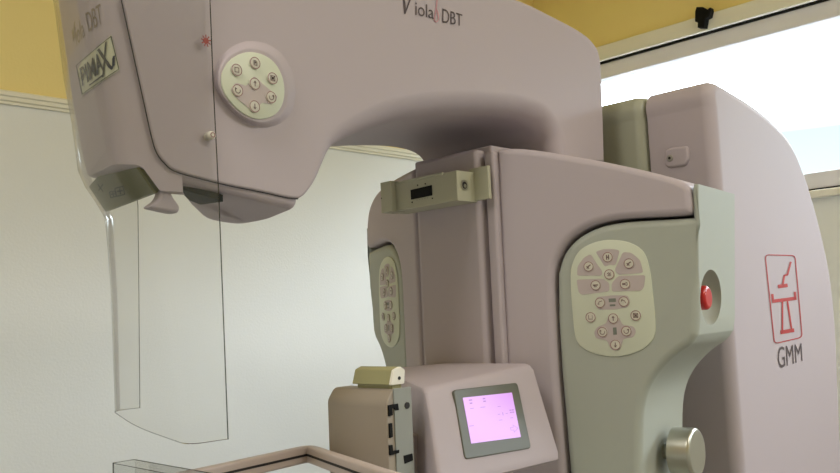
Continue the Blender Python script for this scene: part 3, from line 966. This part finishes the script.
# ---------------------------------------------------------------- compression paddle
ZP = EYE.z - 0.165
pd_pts = [on_z(*q, ZP) for q in [(150, 479), (180, 473), (305, 446), (316, 445), (386, 470), (402, 477)]]
xk = [(v.x, v.y) for v in pd_pts]
pad_th = thing('compression_paddle', 'clear compression paddle in a mauve rail frame below the face shield', 'paddle', (.5, .85, ZP - .05))
xfar0 = xk[0]
yfar = xk[1][1]
xfront = on_z(113, 462, ZP).x
ynear = .60
path = [(xfront + .06, yfar - .008), xk[1], xk[2], xk[3], xk[4], (xk[5][0] - .005, ynear)]
path = rounded([tuple(on_z(140, 481, ZP))[:2], (xk[2][0] + .010, xk[2][1] + .004), (xk[4][0], xk[4][1]), (xk[4][0] - .03, ynear)], [0, .02, .01, 0], 5)
def sweep(mb, path, prof, z, m=0):
    rings = []
    for i, p_ in enumerate(path):
        a = Vector(path[max(i - 1, 0)]); b = Vector(path[min(i + 1, len(path) - 1)])
        d = (b - a).normalized(); nr = Vector((d.y, -d.x))
        rings.append([Vector((p_[0] + nr.x * s, p_[1] + nr.y * s, z + t)) for s, t in prof])
    mb.loft(rings, m)
mb = MB(); sweep(mb, path, rounded([(-.006, -.022), (.008, -.022), (.008, 0), (-.006, 0)], .003, 3), ZP)
rail = mb.build('rail', M['rail'], pad_th)
mb = MB(); sweep(mb, path, [(.007, -.0125), (.0086, -.0125), (.0086, -.0095), (.007, -.0095)], ZP); mb.build('groove', M['dark'], rail)
# tongue from the frame back to the mount
mb = MB()
mb.prism([(xk[3][0] - .045, xk[3][1] - .07), (XK0 + .02, YK + .02), (XK0 + .02, yk1 - .01), (xk[3][0] - .01, xk[3][1] - .02)], XY(0), zk0 - .055, zk0 - .035, .003)
mb.build('tongue', M['rail'], pad_th)
# clear tray: floor and hollow upstand at the patient side
A_ = on_z(112, 463, ZP); B_ = on_z(130, 460.5, ZP)
yt_far = A_.y; xt0 = A_.x
tray = [(xt0, ynear), (xk[4][0] - .04, ynear), (xk[3][0] - .03, xk[3][1] - .02), (xt0 + .03, yt_far)]
mb = MB()
lip = rounded([(xt0, ynear), (xt0 + .030, ynear), (xt0 + .030, yt_far), (xt0, yt_far)], [.0, .0, .004, .004], 4)
lt_ = [Vector((x, y, ZP)) for x, y in lip]; lb_ = [Vector((x, y, ZP - .045)) for x, y in lip]
mb.loft([lb_, lt_])
mb.prism(tray, XY(0), ZP - .045, ZP - .0425)
tr = mb.build('tray', M['paddleclear'], pad_th, wn=False)
mb = MB()
def strip(mb, line, w):
    line = list(line)
    mb.loft([[p_ + Vector((a * w, b * w, c * w)) for a, b, c in ((-1, -1, -.6), (1, -1, -.6), (1, 1, .6), (-1, 1, .6))] for p_ in line])
strip(mb, lt_[1:] , .0006); strip(mb, [lt_[-1], lt_[0]], .0005)
strip(mb, [lt_[-3], lb_[-3]], .0006)
mb.build('tray_rim', M['clearedge'], tr, wn=False)

# ---------------------------------------------------------------- face shield
ztopS = on_y(206, -90, YN).z
fs = thing('face_shield', 'clear curved plastic face shield hanging in front of the tube head', 'face shield', (.3, .99, EYE.z - .16))
YS0, YS1 = YN - .008, YF + .022
near_end = [(lambda p: (p.z, p.x))(on_y(*q, YS0)) for q in [(206, -90), (210, 0), (213, 80), (219, 200), (228, 438)]]
near_cor = [(lambda p: (p.z, p.x))(on_y(*q, YS0)) for q in [(60, -90), (80, 0), (98, 90), (106, 130), (114, 165), (142, 210), (165, 300), (186, 436)]]
far_cor = [(lambda p: (p.z, p.x))(on_y(*q, YS1)) for q in [(40, -90), (54, 0), (64, 90), (71, 130), (78, 187), (104, 225), (109, 300), (112, 404)]]
far_end = [(lambda p: (p.z, p.x))(on_y(*q, YS1)) for q in [(106, -90), (118, 0), (128, 100), (138, 210), (139, 300), (140, 414)]]
zn, zf_ = on_y(228, 439, YS0).z, on_y(120, 410, YS1).z
print('shield z', zn, zf_, near_end, near_cor, far_cor)
def shield_section(z, off=0.0):
    ne, nc, fc, fe = (lerp(t, z) for t in (near_end, near_cor, far_cor, far_end))
    q = rounded([(ne, YS0), (nc, YS0), ((nc + fc) / 2 - .012, (YS0 + YS1) / 2), (fc, YS1), (fe, YS1)], [0, .022, .06, .03, 0], 7)
    if off:
        out = []
        for i, p_ in enumerate(q):
            a = Vector(q[max(i - 1, 0)]); b = Vector(q[min(i + 1, len(q) - 1)])
            d = (b - a).normalized(); out.append((p_[0] + d.y * off, p_[1] - d.x * off))
        q = out
    return q
NZ = 30
def shield_z(i, y):
    zb0 = zn + (zf_ - zn) * (y - YS0) / (YS1 - YS0)
    return zb0 + (ztopS - zb0) * i / NZ
rows_o = []
for i in range(NZ + 1):
    zz = zn + (ztopS - zn) * i / NZ
    s = shield_section(zz)
    rows_o.append([Vector((x, y, shield_z(i, y))) for x, y in s])
mb = MB(); mb.loft(rows_o, cap0=False, cap1=False, closed=False)
sheet = mb.build('sheet', M['clear'], fs, wn=False, angle=60)
mb = MB()
def edge_strip(line, w):
    rings = []
    for i, p_ in enumerate(line):
        rings.append([p_ + Vector((a * w, b * w, c * w)) for a, b, c in ((-1, -1, -.6), (1, -1, -.6), (1, 1, .6), (-1, 1, .6))])
    mb.loft(rings)
edge_strip([r[0] for r in rows_o], .0005)
edge_strip(rows_o[0], .0006)
edge_strip([r[-1] for r in rows_o], .0004)
mb.build('sheet_edge', M['clearedge'], fs, wn=False)
# fastening button and red star mark near its rear edge
FSh = XZ(YS0)
def psn(px, py): p = on_y(px, py, YS0); return (p.x, p.z)
a, b = psn(211, 135.5)
mb = MB(); mb.disc(FSh, a, b, .0052, -(YN - YS0) + .0005, .004, .003); mb.ring(FSh, a, b, .002, .0032, .0042, 1)
mb.build('fastener', [M['btn'], M['ring']], fs)
a, b = psn(205.5, 41)
mb = MB()
for i in range(9):
    t = 2 * math.pi * i / 9 + .2
    mb.stroke([(a, b), (a + .0062 * math.cos(t), b + .0068 * math.sin(t))], .0014, FSh, .0012)
mb.disc(FSh, a, b, .0034, .0003, .0014, 0)
mb.build('star_mark', M['redstar'], fs, wn=False)
# bolts that hold the shield on the head, beyond the top of the picture
mb = MB()
a, b = psn(205, -60); mb.disc(FSh, a, b, .006, -(YN - YS0) + .0005, .004, .002)
mb.build('fastener', M['btn'], fs)

# ------------------------------------------------------------------ light
w = bpy.data.worlds.new('sky'); scene.world = w; w.use_nodes = True
nt = w.node_tree
bg = nt.nodes['Background']
tc = nt.nodes.new('ShaderNodeTexCoord'); sx = nt.nodes.new('ShaderNodeSeparateXYZ'); cr = nt.nodes.new('ShaderNodeValToRGB')
nt.links.new(tc.outputs['Generated'], sx.inputs[0]); nt.links.new(sx.outputs['Z'], cr.inputs[0]); nt.links.new(cr.outputs[0], bg.inputs['Color'])
cr.color_ramp.elements[0].position = 0.0; cr.color_ramp.elements[0].color = (0.06, 0.07, 0.065, 1)
cr.color_ramp.elements[1].position = 0.30; cr.color_ramp.elements[1].color = (0.80, 0.90, 1.0, 1)
e = cr.color_ramp.elements.new(0.18); e.color = (0.042, 0.066, 0.07, 1)
bg.inputs['Strength'].default_value = 17.0
pl = bpy.data.lights.new('window_portal', 'AREA'); pl.shape = 'RECTANGLE'; pl.size = wy1 - wy0; pl.size_y = wz1 - wz0
pl.cycles.is_portal = True
po = bpy.data.objects.new('window_portal', pl); C.objects.link(po)
po.matrix_world = Matrix.Translation((XW + .12, (wy0 + wy1) / 2, (wz0 + wz1) / 2)) @ Matrix(((0, 0, 1, 0), (1, 0, 0, 0), (0, 1, 0, 0), (0, 0, 0, 1)))
# unseen ceiling panels, added as fill light for the machine and walls
for lx, ly, en, lab in ((1.5, -1.0, 23, 'added white fill lamp panel on the ceiling behind the viewer, nearer the window'), (-.5, .6, 15, 'added white fill lamp panel on the ceiling to the patient side of the machine')):
    lamp = thing('fill_lamp', lab, 'lamp', (lx, ly, HC), 'added fill lamps')
    mb = MB(); mb.prism(rect(lx - .6, ly - .3, lx + .6, ly + .3, .01), XY(HC), -.05, 0); mb.build('fill_housing', M['frost'], lamp)
    ld = bpy.data.lights.new('fill_light', 'AREA'); ld.shape = 'RECTANGLE'; ld.size = 1.1; ld.size_y = .5; ld.energy = en; ld.color = (1.0, .98, .96)
    lo = bpy.data.objects.new('fill_light', ld); C.objects.link(lo); lo.location = (lx, ly, HC - .06)

scene.view_settings.view_transform = 'Standard'
scene.view_settings.look = 'None'
scene.view_settings.gamma = 1.0
scene.view_settings.use_curve_mapping = False
scene.view_settings.exposure = 0.35
